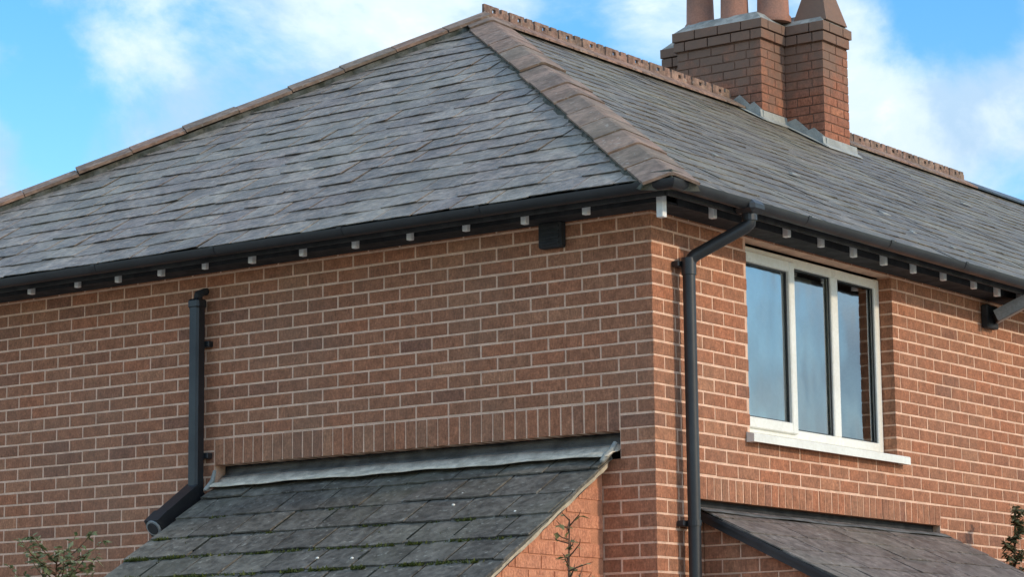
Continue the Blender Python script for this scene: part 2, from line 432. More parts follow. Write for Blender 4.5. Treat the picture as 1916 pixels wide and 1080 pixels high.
# ---- right wall (faces +X): u = y
WY0, WY1, WZ0, WZ1 = .958, 2.657, -1.005, .075
SOL_R = (.345, 3.195, -1.405, -1.28)
right_bricks = []
for k, zt, zb in rows():
    if k % 2 == 0: js = [-.005, .22] + [.371 + .225 * n for n in range(0, 66)]
    else: js = [.1075, .2585] + [.4835 + .225 * n for n in range(0, 66)]
    for a, b_ in zip(js[:-1], js[1:]):
        u0, u1 = a + .006, b_ - .006
        if u1 > YE: continue
        for s0, s1 in cut(u0, u1, zb - Z0, zt - Z0, [(WY0, WY1, WZ0 - .02, WZ1), (.335, 3.2, -1.405, -1.275), (.335, 3.19, -1.50, -1.405)]):
            if s1 - s0 < .03: continue
            right_bricks.append(('E', (0, (s0 + s1) / 2, (zt + zb) / 2), s1 - s0, zt - zb))
rw = MB()
def wallrect_E(mb, u0, u1, z0, z1): mb.box((-.0028, u0, z0), (-.10, u1, z1))
wallrect_E(rw, .0057, WY0 - .003, Z0 - 1.4, zt_)
wallrect_E(rw, WY0 - .003, WY1 + .003, Z0 + WZ1 + .003, zt_)
wallrect_E(rw, WY0 - .003, WY1 + .003, Z0 - 1.4, Z0 + WZ0 - .022)
wallrect_E(rw, WY1 + .003, YE, Z0 - 1.4, zt_)
wallrect_E(rw, .0057, .3365, Z0 - 1.50, Z0 - 1.4)
wallrect_E(rw, 3.188, YE, Z0 - 1.50, Z0 - 1.4)
wallrect_E(rw, .0057, YE, 0, Z0 - 1.50)
rw.box((-.02, .0057, 0), (-.0995, .02, zt_))
wall_r = rw.build('wall', mortar_m, house); wall_r['label'] = 'sunlit brick wall with the white window'
def vis_right(c):
    y, z = c[1], c[2] - Z0
    if z < -1.42 and y > .4: return False
    return z < .06 and y < 4.6
lay(right_bricks, wall_r, brick_m, 300, 'brick', vis_right)
for i in range(38):
    o = link('soldier_brick', brick_mesh('E', .065, .120, brick_m), None, wall_r, (random.gauss(0, .001) + .001, .3825 + .075 * i, Z0 - 1.343))
    o.rotation_euler = (random.gauss(0, .006), 0, 0)
# back and far walls, out of sight
bw = MB(); bw.box((-7.17, .11, 0), (-7.07, YE, zt_)); bw.box((-7.07, YE - .1, 0), (-.11, YE, Z0 + 2.3))
tag(bw.build('wall', brick_m, house), 'plain brick walls at the back')

# ---- roof
kR = (PK.z - ZE) / (D - PK.x); kL = (PK.z - ZE) / (PK.y + D)
aR, aL = math.atan(kR), math.atan(kL)
T = .03
def sheet(name, poly, mat, parent, t=T):
    nrm = (Vector(poly[1]) - Vector(poly[0])).cross(Vector(poly[2]) - Vector(poly[0])).normalized()
    if nrm.z < 0: nrm = -nrm
    return MB().prism([Vector(p) - nrm * (t + .004) for p in poly], nrm * t).build(name, mat, parent)
cR = (D, -D, ZE); cL = (XL, -D, ZE); PE = (PK.x, YE, PK.z)
slope_l = sheet('roof_slope', [cR, cL, tuple(PK)], darkwood_m, house); slope_l['label'] = 'blue-grey slate hip end of the roof'
slope_r = sheet('roof_slope', [cR, (D, YE, ZE), PE, tuple(PK)], darkwood_m, house); slope_r['label'] = 'brown-grey slate slope below the ridge and chimney'
sheet('roof_slope', [cL, (XL, YE, ZE), PE, tuple(PK)], slate_m, house)

def clip(poly, a, b_, c):                 # keep a*u+b*s<=c
    out = []
    for i in range(len(poly)):
        p, q = poly[i], poly[(i + 1) % len(poly)]; dp = a * p[0] + b_ * p[1] - c; dq = a * q[0] + b_ * q[1] - c
        if dp <= 0: out.append(p)
        if (dp < 0) != (dq < 0) and dp != dq:
            t = dp / (dp - dq); out.append((p[0] + (q[0] - p[0]) * t, p[1] + (q[1] - p[1]) * t))
    return out
def slate_prism(poly, s0, L, lift, th, twist):
    """poly in (u,s); tilted so the tail stands proud; returns local verts (u,s,n)"""
    V = []; n = len(poly); uc = sum(p[0] for p in poly) / n
    for u, s in poly:
        t = max(0., min(1., (s - s0) / L)); V.append((u, s, lift * (1 - t) + .003 + (u - uc) * twist * (1 - t)))
    V += [(u, s, h - th) for u, s, h in V]
    F = [tuple(range(n)), tuple(range(n, 2 * n))[::-1]] + [(i, n + i, n + (i + 1) % n, (i + 1) % n) for i in range(n)]
    return V, F
def slate_field(parent, origin, ud, sd, u0, u1, smax, gauge, width, mat, n_single, clips, th=.007, lift=.017, L=None,
                name='slate', twist=.022, jit=.006, rag=.004, vis=None, start=0., first_gauge=None, gap=(.002, .006), joint_mat=None):
    origin = Vector(origin); ud = Vector(ud).normalized(); sd = Vector(sd).normalized(); nd = ud.cross(sd).normalized()
    if nd.z < 0: nd = -nd
    L = L or gauge * 1.75; items = []; jts = []; r = 0; s = start
    while s < smax - .03:
        off = (r % 2) * width / 2 + random.uniform(-.02, .02); u = u0 - width + off
        while u < u1:
            wd = width + random.uniform(-.012, .012)
            gp = random.uniform(*gap); ss = s + random.gauss(0, jit); a, b_ = u + gp, u + wd - gp
            tail = [(a, ss + random.uniform(0, rag)), (a + (b_ - a) * .3, ss + random.uniform(-rag, rag)), (a + (b_ - a) * .68, ss + random.uniform(-rag, rag)), (b_, ss + random.uniform(0, rag))]
            poly = tail + [(b_, min(ss + L, smax)), (a, min(ss + L, smax))]
            poly = clip(poly, -1, 0, -u0); poly = clip(poly, 1, 0, u1) if poly else poly
            for c in clips:
                if len(poly) >= 3: poly = clip(poly, *c)
            if len(poly) >= 3:
                A = abs(sum(poly[i][0] * poly[(i + 1) % len(poly)][1] - poly[(i + 1) % len(poly)][0] * poly[i][1] for i in range(len(poly)))) / 2
                if joint_mat and random.random() < .8 and u0 + .03 < u < u1 - .03 and s < smax - .45:
                    q0 = random.uniform(0, .35) * gauge; q1 = gauge * random.uniform(.7, 1.04); wj = random.uniform(.007, .012)
                    jts.append([(u - wj + random.uniform(-.003, .003), ss + q0), (u + wj, ss + q0), (u + wj * random.uniform(.4, 1.2), ss + q1), (u - wj * random.uniform(.4, 1.2), ss + q1)])
                if A > .004: items.append((poly, ss, L, lift * random.uniform(.75, 1.35), random.gauss(0, twist)))
            u += wd
        s += first_gauge if (r == 0 and first_gauge) else gauge; r += 1
    keyed = []
    for i, (poly, ss, L_, lf, tw) in enumerate(items):
        uc = sum(p[0] for p in poly) / len(poly); p = origin + ud * uc + sd * (ss + gauge / 2); X, Y, Z = px(p)
        ok = -10 < X < 1926 and -10 < Y < 1090 and (vis is None or vis(p))
        keyed.append((Z if ok else 1e9, i))
    keyed.sort(); single = {i for z, i in keyed[:n_single] if z < 1e8}
    mb = MB()
    for i, (poly, ss, L_, lf, tw) in enumerate(items):
        V, F = slate_prism(poly, ss, L_, lf, th, tw)
        W = [origin + ud * u + sd * s_ + nd * h for u, s_, h in V]
        if i in single: mesh(name, (W, F), mat, parent)
        else: mb.add(W, F)
    if mb.v: tag(mb.build('slating', mat, parent), kind='stuff')
    if jts:
        jb = MB()
        for q in jts: jb.prism([origin + ud * u + sd * s_ + nd * (lift * (1 - (s_ - q[0][1]) / L) - .006) for u, s_ in q], nd * .007)
        tag(jb.build('joint_dirt', joint_mat, parent), kind='stuff')
# left (hip-end) slope: u = x, s up the slope
sLmax = (PK.y + D) / math.cos(aL); wl_ = D - PK.x
hipR_L = (sLmax, wl_, D * sLmax)                       # line from (D,0) to (PK.x,sLmax): keep the left side
hipL_L = (-sLmax, wl_, -XL * sLmax)
slate_field(slope_l, (0, -D, ZE), (1, 0, 0), (0, math.cos(aL), math.sin(aL)), XL, D, sLmax, .205, .27, slate_m, 300, [hipR_L, hipL_L], lift=.011, th=.005, rag=.006, jit=.006, twist=.022)
sRmax = (D - PK.x) / math.cos(aR); wy = PK.y + D
slate_field(slope_r, (D, 0, ZE), (0, 1, 0), (-math.cos(aR), 0, math.sin(aR)), -D, YE, sRmax, .205, .27, slate_r, 300, [(-sRmax, wy, sRmax * D)], lift=.008, rag=.003, jit=.005, twist=.012,
            vis=lambda p: p.y < 9)

# small pale strips lying on the slates
for ty, ts, tl in ((1.77, 1.168, .04), (3.05, 1.41, .10), (3.44, .907, .10), (8.05, 2.86, .18), (3.14, .486, .05), (3.46, .352, .03), (3.755, .368, .03)):
    q = Vector((D - math.cos(aR) * ts, ty, ZE + math.sin(aR) * ts)); nd_ = Vector((math.sin(aR), 0, math.cos(aR))); sd_ = Vector((-math.cos(aR), 0, math.sin(aR)))
    MB().prism([q + nd_ * .02, q + nd_ * .02 + Vector((0, tl, 0)), q + nd_ * .02 + Vector((0, tl, 0)) + sd_ * .035, q + nd_ * .02 + sd_ * .035], nd_ * .006).build('pale_strip', leadpale_m, slope_r)

# ---- hip tiles: angled clay tiles bedded in mortar over each hip
def hip_tile(a, b_, side1, side2, wing, lift, th):
    """a, b_: lower and upper point of the hip line; side1/side2: unit vectors down each slope, square to the hip"""
    up_ = -(side1 + side2).normalized()
    prof = []
    for sv in (side1 * wing, side1 * wing * .5, side1 * .012, side2 * .012, side2 * wing * .5, side2 * wing): prof.append(sv)
    n = len(prof); V = []
    for p, l in ((a, lift), (b_, lift * .92)):
        for q in prof: V.append(p + q + up_ * (l + th))
        for q in prof: V.append(p + q * .97 + up_ * l)
    F = []; st = 2 * n
    for k in range(n - 1):
        F.append((k, k + 1, st + k + 1, st + k)); F.append((n + k, st + n + k, st + n + k + 1, n + k + 1))
        F.append((k, n + k, n + k + 1, k + 1)); F.append((st + k, st + k + 1, st + n + k + 1, st + n + k))
    F.append((0, st, st + n, n)); F.append((n - 1, 2 * n - 1, st + 2 * n - 1, st + n - 1))
    return V, F
def hip_line(name, lo, hi, nA, nB, label, pitch=.40, wing=.168, start=-.06, lift=.036, th=.016, gap=.016):
    ax = (hi - lo).normalized(); L = (hi - lo).length
    s1 = ax.cross(nA).normalized(); s2 = ax.cross(nB).normalized()
    if s1.z > 0: s1 = -s1
    if s2.z > 0: s2 = -s2
    bed = MB(); up_ = -(s1 + s2).normalized(); t = start + .03
    # mortar bedding with a ragged lower edge, under the tiles
    nseg = int(L / .07); ring = []
    for i in range(nseg + 1):
        p = lo + ax * (t + (L - t) * i / nseg); w1 = wing - .012 + random.uniform(-.01, .028); w2 = wing - .012 + random.uniform(-.01, .022)
        ring.append([p + s1 * w1 + up_ * .001, p + s1 * w1 * .9 + up_ * (lift - .010), p + up_ * (lift - .012), p + s2 * w2 * .9 + up_ * (lift - .010), p + s2 * w2 + up_ * .001])
    V = [q for r_ in ring for q in r_]; F = []
    for i in range(nseg):
        for k in range(4): F.append((i * 5 + k, i * 5 + k + 1, i * 5 + 5 + k + 1, i * 5 + 5 + k))
    F.append((0, 1, 2, 3, 4)); bed.add(V, F)
    hp = bed.build(name, bed_m, house); hp['label'] = label
    s = start
    while s < L - .1:
        e = min(s + pitch - gap, L + .02); j = random.gauss(0, .004)
        V, F = hip_tile(lo + ax * s, lo + ax * e, (s1 + ax * random.gauss(0, .005)).normalized(), (s2 + ax * random.gauss(0, .005)).normalized(), wing + random.gauss(0, .005), lift + j, th)
        mesh('hip_tile', (V, F), hip_m, hp); s += pitch
    return hp
joint_m = m_plain('joint_dirt', (.035, .036, .026), .95, .5, 12., .6, .15)
bed_m = m_plain('hip_bedding', (.12, .115, .095), .95, .5, 12., .6, .15, (.05, .05, .035))
nL = Vector((0, -math.sin(aL), math.cos(aL))); nRt = Vector((math.sin(aR), 0, math.cos(aR))); nBk = Vector((-math.sin(aR), 0, math.cos(aR)))
hip_line('hip', Vector(cR), PK, nL, nRt, 'clay hip running from the near corner to the peak')
hip_line('hip', Vector(cL), PK, nL, nBk, 'clay hip on the left skyline', wing=.19, lift=.055, th=.022, gap=.006)
# hip iron: the dark bracket that holds the lowest hip tile
hi_ = MB().tube([Vector(cR) + Vector((-.20, .20, .05)), Vector(cR) + Vector((.035, -.035, -.03))], .011, 6)
hi_.build('hip_iron', black_m, house)

# ---- ridge with crested tiles
CHY0, CHY1 = 6.79, 7.60
def ridge_tile(y0, y1, crest):
    mb = MB(); a = y0; L = y1 - y0; w_ = .15; th = .016; rise = .035
    c = PK.x; z = PK.z
    pr_ = [(-w_, -w_ * kR), (-.02, -.004), (.02, -.004), (w_, -w_ * kR)]
    V = []
    for y in (y0, y1 - .006):
        V += [(c + p, y, z + q + rise + th) for p, q in pr_] + [(c + p, y, z + q + rise) for p, q in pr_]
    F = []
    for k in range(3): F += [(k, k + 1, 8 + k + 1, 8 + k), (4 + k, 12 + k, 12 + k + 1, 4 + k + 1), (k, 4 + k, 5 + k, k + 1), (8 + k, 9 + k, 13 + k, 12 + k)]
    F += [(0, 8, 12, 4), (3, 7, 15, 11)]
    mb.add(V, F)
    if crest:
        b0 = z + rise + th - .014; t0 = b0 + .085; h = .011
        def bx(ya, yb, za, zb): mb.box((c - h, a + ya * L, za), (c + h, a + yb * L, zb))
        bx(.03, .34, b0, t0); bx(.46, .60, b0, t0); bx(.70, .93, b0, t0)
        bx(.34, .46, b0, b0 + .035); bx(.60, .70, b0, b0 + .05)
        bx(.34, .46, t0 - .022, t0 - .001); bx(.93, .97, b0, b0 + .06)
    return mb
rb = MB()
for ya, yb in ((PK.y - .02, CHY0 - .003), (CHY1 + .003, YE)):
    rb.prism([(PK.x - .14, ya, PK.z - .14 * kR), (PK.x - .12, ya, PK.z - .05), (PK.x, ya, PK.z + .034), (PK.x + .12, ya, PK.z - .05), (PK.x + .14, ya, PK.z - .14 * kR)], (0, yb - ya, 0))
ridge = rb.build('ridge', bed_m, house); ridge['label'] = 'crested clay ridge'
y = PK.y - .03
while y < YE - .2:
    ln = .312
    if not (y + ln > CHY0 - .02 and y < CHY1):
        ridge_tile(y, y + ln, y < 10.75).build('ridge_tile', ridge_m if y < 10.75 else black_m, ridge)
        y += ln
    elif y < CHY0 - .05:
        ridge_tile(y, CHY0 - .01, True).build('ridge_tile', ridge_m, ridge); y = CHY1 + .005
    else: y = CHY1 + .005
# ---- rafter feet
for i, x in enumerate((-.28, -.677, -1.07, -1.457, -1.845, -2.229, -2.613, -2.983, -3.33, -3.685, -4.027, -4.425, -4.81, -5.195, -5.58, -5.965, -6.35, -6.735)):
    mb = MB().bbox((x - .017, -.205 + random.uniform(-.006, .006), Z0 + .068 + random.uniform(-.006, .006)), (x + .017, -.172, Z0 + .165), .003); mb.build('rafter_foot', rafter_m, house)
for i in range(38):
    known = (.309, .69, 1.082, 1.469, 1.843, 2.205, 2.582, 2.973, 3.388, 3.713, 4.041)
    y = known[i] if i < len(known) else 4.041 + .385 * (i - 10)
    if y > YE - .3: break
    MB().bbox((.205 + random.uniform(-.006, .006), y - .017, Z0 + .068 + random.uniform(-.006, .006)), (.172, y + .017, Z0 + .165), .003).build('rafter_foot', rafter_m, house)
c_ = Vector((.205, -.205, 0)); d1 = Vector((1, 1, 0)).normalized() * .0
MB().bbox((.165, -.205, Z0 - .002), (.205, -.165, Z0 + .16), .003).build('hip_rafter_foot', rafter_m, house)
# dark soffit boards between the rafters, wall plate
sf = MB(); sf.box((-7.4, -.17, Z0 + .088), (.165, -.004, Z0 + .10)); sf.box((-7.4, -.17, Z0 + .1), (.165, -.158, Z0 + .165)); sf.build('soffit_board', darkwood_m, house)
sf = MB(); sf.box((.004, -.003, Z0 + .088), (.17, YE, Z0 + .10)); sf.box((.158, -.003, Z0 + .1), (.17, YE, Z0 + .165)); sf.build('soffit_board', darkwood_m, house)
sf = MB(); sf.box((-7.45, -.30, Z0 + .085), (.28, -.285, Z0 + .16)); sf.build('fascia_board', darkwood_m, house)
sf = MB(); sf.box((.285, -.30, Z0 + .085), (.30, YE, Z0 + .16)); sf.build('fascia_board', darkwood_m, house)

# ---- gutters (half round, black)
def gutter(pts_dir, out, a, b_, r=.047):
    """swept half round between a and b_; out = unit vector away from the wall"""
    prof = []
    for k in range(11):
        t = math.pi * k / 10; prof.append(Vector(out) * (-math.cos(t) * r) + Vector((0, 0, -math.sin(t) * r)))
    for k in range(10, -1, -1):
        t = math.pi * k / 10; prof.append(Vector(out) * (-math.cos(t) * (r - .004)) + Vector((0, 0, -math.sin(t) * (r - .004))))
    mb = MB().sweep(prof, [a, b_]); n = len(prof)
    for i in range(2 * n):                       # mitre the two runs at the house corner
        x, y, z = mb.v[i]
        if out[1] and i >= n: mb.v[i] = (-y, y, z)
        if out[0] and i < n: mb.v[i] = (x, -x, z)
    return mb
GO, GZ = .360, Z0 + .146
gl_ = gutter(None, (0, -1, 0), (-7.5, -GO, GZ), (GO, -GO, GZ)).build('gutter', black_m, house); gl_['label'] = 'black half-round gutter along the hip end'
gr_ = gutter(None, (1, 0, 0), (GO, -GO, GZ), (GO, YE, GZ)).build('gutter', black_m, house); gr_['label'] = 'black half-round gutter above the window wall'
for o in (gl_, gr_): smooth_by_angle(o, 50)
he = MB(); q0 = Vector(cR)      # dark mass painting the shaded hollow under the end of the hip
he.prism([q0 + Vector((-.16, -.005, .045)), q0 + Vector((.045, -.045, .035)), q0 + Vector((.005, .16, .045)), q0 + Vector((.03, .16, -.02)), q0 + Vector((.052, -.052, -.045)), q0 + Vector((-.16, -.03, -.02))], (-.02, .02, 0))
he.build('hip_end_shade', bed_m, house)
def ring(axis, c, r, w_):
    mb = MB(); pts = []
    for k in range(13):
        t = math.pi * k / 12; co, si = math.cos(t) * r, math.sin(t) * r
        pts.append((c[0] + (co if axis == 'y' else 0), c[1] + (co if axis == 'x' else 0), c[2] - si))
    off = (w_, 0, 0) if axis == 'x' else (0, w_, 0)
    for p, q in zip(pts[:-1], pts[1:]):
        mid = Vector((c[0], c[1], c[2])); P, Q = Vector(p), Vector(q); P2, Q2 = P + (mid - P) * .08, Q + (mid - Q) * .08
        mb.prism([P, Q, Q2, P2], off)
    return mb
for x in (-.85, -1.8, -2.75, -3.7, -4.65): ring('x', (x, -GO, GZ + .004),   .0515, .03).build('gutter_bracket', black_m, gl_)
for y in (.95, 1.9, 2.85, 3.8, 4.75): ring('y', (GO, y, GZ + .004),   .0515, .03).build('gutter_bracket', black_m, gr_)
# gutter outlet above the drainpipe
OUT = Vector((GO, .40, GZ))
MB().tube([OUT + Vector((0, 0, -.04)), OUT + Vector((0, 0, -.10))], .041, 16).build('outlet', black_m, gr_)
MB().bbox((GO - .066, .33, GZ - .064), (GO + .066, .47, GZ + .004), .022).build('outlet_joint', black_m, gr_)

# ---- window
win = empty('window', (-.1, (WY0 + WY1) / 2, Z0 + WZ0), parent=house); win['label'] = 'white three-light window with a projecting sill'
FX = -.085
ft, fb = Z0 + WZ1 - .012, Z0 + WZ0 + .012
ym = [WY0 + .002, 1.595, 2.105, WY1 - .002]
fr_ = MB(); wf = .058
fr_.bbox((FX, ym[0], fb), (FX - .06, ym[0] + wf, ft), .006); fr_.bbox((FX, ym[3] - wf, fb), (FX - .06, ym[3], ft), .006)
fr_.bbox((FX - .002, ym[0] + wf - .006, ft - wf), (FX - .058, ym[3] - wf + .006, ft - .002), .006); fr_.bbox((FX - .002, ym[0] + wf - .006, fb + .002), (FX - .058, ym[3] - wf + .006, fb + wf), .006)
fr_.build('frame', white_m, win)
MB().bbox((FX - .001, ym[1] - .030, fb + wf - .004), (FX - .059, ym[1] + .030, ft - wf + .004), .006).build('mullion', white_m, win)
MB().bbox((FX - .001, ym[2] - .040, fb + wf - .004), (FX - .059, ym[2] + .040, ft - wf + .004), .006).build('mullion', white_m, win)
# opening casement in the left light, slightly proud
cs = MB(); y0, y1, z0, z1 = ym[0] + .030, ym[1] + .012, fb + .030, ft - .032; cw = .062
cs.bbox((FX + .018, y0, z0), (FX - .03, y0 + cw, z1), .006); cs.bbox((FX + .018, y1 - cw, z0), (FX - .03, y1, z1), .006)
cs.bbox((FX + .0165, y0 + cw - .006, z0), (FX - .03, y1 - cw + .006, z0 + cw), .006); cs.bbox((FX + .0165, y0 + cw - .006, z1 - cw), (FX - .03, y1 - cw + .006, z1), .006)
cs.build('casement', white_m, win)
def pane(y0, y1, z0, z1, x): mesh('pane', ([(x, y0, z0), (x, y1, z0), (x, y1, z1), (x, y0, z1)], [(0, 1, 2, 3)]), glass_m, win)
pane(y0 + cw - .01, y1 - cw + .01, z0 + cw - .01, z1 - cw + .01, FX - .012)
pane(ym[1] + .02, ym[2] - .03, fb + wf - .01, ft - wf + .01, FX - .030)
pane(ym[2] + .03, ym[3] - wf + .01, fb + wf - .01, ft - wf + .01, FX - .030)
gk = MB()
for a, b_, zz0, zz1, x in ((y0 + cw, y1 - cw, z0 + cw, z1 - cw, FX - .004), (ym[1] + .03, ym[2] - .04, fb + wf, ft - wf, FX - .016), (ym[2] + .04, ym[3] - wf, fb + wf, ft - wf, FX - .016)):
    e = .008
    gk.box((x, a - .002, zz0 - .002), (x - .007, a + e, zz1 + .002)); gk.box((x, b_ - e, zz0 - .002), (x - .007, b_ + .002, zz1 + .002))
    gk.box((x - .001, a + e, zz0 - .002), (x - .006, b_ - e, zz0 + e)); gk.box((x - .001, a + e, zz1 - e), (x - .006, b_ - e, zz1 + .002))
gk.build('gasket', black_m, win)
sl = MB(); sz = Z0 + WZ0
prof = [(-.15, 0, sz + .012), (-.085, 0, sz + .012), (.048, 0, sz - .012), (.052, 0, sz - .018), (.052, 0, sz - .058), (.040, 0, sz - .058), (.040, 0, sz - .022), (-.15, 0, sz - .008)]
sl.prism([(p[0], WY0 - .0, p[2]) if p[0] < 0.001 else (p[0], WY0 - .0, p[2]) for p in prof], (0, WY1 - WY0, 0))
for ya, yb in ((WY0 - .05, WY0 - .0005), (WY1 + .0005, WY1 + .07)):
    sl.prism([(p[0], ya, p[2]) for p in [(.004, 0, sz - .003), (.048, 0, sz - .012), (.0525, 0, sz - .018), (.0525, 0, sz - .0585), (.004, 0, sz - .0585)]], (0, yb - ya, 0))
sl.build('sill', white_m, win)
rm = MB()   # the room behind, seen dimly through the glass
x0, x1, y0r, y1r, z0r, z1r = -3.2, -.16, .4, 3.4, Z0 - 1.9, Z0 + .36
V = [(x0, y0r, z0r), (x1, y0r, z0r), (x1, y1r, z0r), (x0, y1r, z0r), (x0, y0r, z1r), (x1, y0r, z1r), (x1, y1r, z1r), (x0, y1r, z1r)]
rm.add(V, [(0, 1, 2, 3), (4, 7, 6, 5), (0, 4, 5, 1), (3, 2, 6, 7), (0, 3, 7, 4)])
rm.build('room', room_m, win)
cu = MB(); nn = 60; V = []  # added pale sheet behind the panes, imitating the milky reflection in the glass
for i in range(nn + 1):
    yy = WY0 - .05 + (WY1 - .42 - WY0) * i / nn; xx = -.21 + .004 * math.sin(i * .9)
    V += [(xx, yy, Z0 - 1.05), (xx, yy, Z0 + .0)]
cu.add(V, [(2 * i, 2 * i + 2, 2 * i + 3, 2 * i + 1) for i in range(nn)])
cu.build('reflection_sheet', reflection_m, win, True)


# ---- chimney
ch = MB(); zc0, zc1 = Z0 + 1.75, Z0 + 2.95
A = (-4.10, -3.29, 6.79, 7.18); B = (-4.47, -2.93, 7.18, 7.60)
ch.box((A[0] + .006, A[2] + .006, zc0), (A[1] - .006, A[3] + .05, Z0 + 3.12)); ch.box((B[0] + .006, B[2] + .006, zc0), (B[1] - .006, B[3], Z0 + 3.121))
chim = ch.build('chimney', mortar_c, house); chim['label'] = 'stepped brick chimney stack with clay pots and lead flashing'
cb = []
def course(segsS, segsE, zb, k, h=.065):
    for (x0, x1, y, own) in segsS:
        hi__ = x1 if (k % 2 or not own) else x1 - .1125
        u = x0 - (.0 if k % 2 else .1125)
        while u < hi__ - .02:
            a, b_ = max(u, x0), min(u + .215, hi__)
            if b_ - a > .03: cb.append(('S', ((a + b_) / 2, y, zb + h / 2), b_ - a, h))
            u += .225
    for (y0, y1, x) in segsE:
        u = y0 + (.1125 if k % 2 else 0.)
        while u < y1 - .02:
            a, b_ = u, min(u + .215, y1)
            if b_ - a > .03: cb.append(('E', (x, (a + b_) / 2, zb + h / 2), b_ - a, h))
            u += .225
for k in range(14):
    zb = zc1 - .075 * (k + 1) + .005
    course([(A[0], A[1], A[2], True), (A[1] + .001, B[1], B[2], True), (B[0], A[0] - .001, B[2], False)], [(A[2], A[3] - .001, A[1]), (B[2], B[3], B[1])], zb, k)
for k in range(2):
    zb = zc1 + .008 + .086 * k; o_ = .022 + .008 * k
    course([(A[0] - o_, A[1] + o_, A[2] - o_, True), (A[1] + o_ + .001, B[1] + o_, B[2] - o_, True), (B[0] - o_, A[0] - o_ - .001, B[2] - o_, False)],
           [(A[2] - o_, A[3] - o_ - .001, A[1] + o_), (B[2] - o_, B[3] + o_, B[1] + o_)], zb, k, .076)
lay(cb, chim, chim_m, 300)
zf = Z0 + 3.122
def frustum(x0, x1, y0, y1, z0, z1, e):
    V = [(x0, y0, z0), (x1, y0, z0), (x1, y1, z0), (x0, y1, z0), (x0 + e, y0 + e, z1), (x1 - e, y0 + e, z1), (x1 - e, y1 - e, z1), (x0 + e, y1 - e, z1)]
    return V, [(0, 3, 2, 1), (4, 5, 6, 7), (0, 1, 5, 4), (1, 2, 6, 5), (2, 3, 7, 6), (3, 0, 4, 7)]
fl = MB(); fl.add(*frustum(A[0] - .02, A[1] + .02, A[2] - .02, A[3] - .01, zf, zf + .09, .10)); fl.add(*frustum(B[0] - .02, B[1] + .02, B[2] - .02, B[3] + .02, zf + .001, zf + .10, .10))
fl.build('flaunching', flaunch_m, chim)
def pot(x, y, r=.118, h=.5, z=zf + .04):
    return smooth_by_angle(MB().lathe((x, y, z), [(r * 1.12, 0), (r * 1.12, .05), (r * 1.0, .07), (r * .95, .3), (r * .92, h - .1), (r * 1.12, h - .08), (r * 1.15, h), (r * .85, h), (r * .8, h - .2)], 22).build('chimney_pot', pot_m, chim), 45)
pot(-3.985, 6.985); pot(-3.648, 6.985); pot(-3.373, 7.15, .135)
fp = MB(); fp.add(*frustum(-3.22, -2.90, 7.20, 7.56, zf + .02, zf + .30, .075)); fp.build('haunched_pot', chim_m, chim)
# stepped lead flashing where the stack meets the right slope
def zr(x): return PK.z - kR * (x - PK.x)
def stepped(x0, x1, y, n_):
    mb = MB(); st = (x1 - x0) / n_
    for i in range(n_):
        a, b_ = x0 + i * st, x0 + (i + 1) * st
        mb.prism([(a, y, zr(a) - .02), (b_ + .02, y, zr(b_ + .02) - .02), (b_ + .02, y, zr(b_) + .075), (a + st * .45, y, zr(a + st * .5) + .13), (a, y, zr(a) + .06)], (0, -.004 - .002 * (i % 2), 0))
    mb.build('step_flashing', leadpale_m, chim)
    ap = MB(); ap.prism([(x0, y, zr(x0) + .026), (x1 + .06, y, zr(x1 + .06) + .026), (x1 + .06, y - .09, zr(x1 + .06) + .022), (x0, y - .09, zr(x0) + .022)], (0, 0, .004)); ap.build('soaker', leadpale_m, chim)
stepped(PK.x + .03, A[1], A[2] - .005, 2); stepped(A[1] + .012, B[1], B[2] - .005, 2)
def apron(x, y0, y1):
    mb = MB(); z_ = zr(x)
    mb.prism([(x + .004, y0, z_ + .09), (x + .012, y0, z_ + .03), (x + .06, y0, zr(x + .06) + .026), (x + .06, y0, zr(x + .06) + .020), (x + .002, y0, z_ + .0)], (0, y1 - y0, 0)); mb.build('apron_flashing', leadpale_m, chim)
apron(A[1] + .004, A[2] - .05, A[3] - .006); apron(B[1] + .004, B[2] - .06, B[3] + .10)

# ================================================================== lean-to under the left wall
KS = .607; LZ = Z0 - 1.2
lt = empty('lean_to', (-1.66, 0, 0), 'low lean-to with mossy charcoal slate roof and orange brick side, against the shaded wall', 'lean-to')
aS = math.atan(KS); LY = -1.85
def lz(y): return LZ + KS * y
dk = MB().prism([(-3.03, -.001, lz(-.001) - .05), (-3.03, LY, lz(LY) - .05), (-.30, LY, lz(LY) - .05), (-.30, -.001, lz(-.001) - .05)], (0, 0, .035)).build('roof_slope', darkwood_m, lt)
def lrow(first, gauge, n_): return [first + gauge * i for i in range(n_)]
sl_len = abs(LY) / math.cos(aS)
slate_field(dk, (0, LY, lz(LY) + .0), (1, 0, 0), (0, math.cos(aS), math.sin(aS)), -3.05, -.268, sl_len, .2395, .305, slate_l, 300, [], twist=.006, th=.009, lift=.018, gap=(.004, .008), joint_mat=joint_m, L=.44, rag=.005, jit=.004, start=.0905)
lw2 = MB()
lw2.add([(-.3355, -.001, 0), (-.3355, LY + .12, 0), (-.3355, LY + .12, lz(LY + .12) - .055), (-.3355, -.001, lz(-.001) - .055),
         (-.43, -.001, 0), (-.43, LY + .12, 0), (-.43, LY + .12, lz(LY + .12) - .055), (-.43, -.001, lz(-.001) - .055)],
        [(0, 3, 2, 1), (4, 5, 6, 7), (0, 1, 5, 4), (1, 2, 6, 5), (2, 3, 7, 6), (3, 0, 4, 7)])
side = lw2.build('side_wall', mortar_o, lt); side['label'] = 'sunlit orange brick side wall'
lb = []; lrest = []
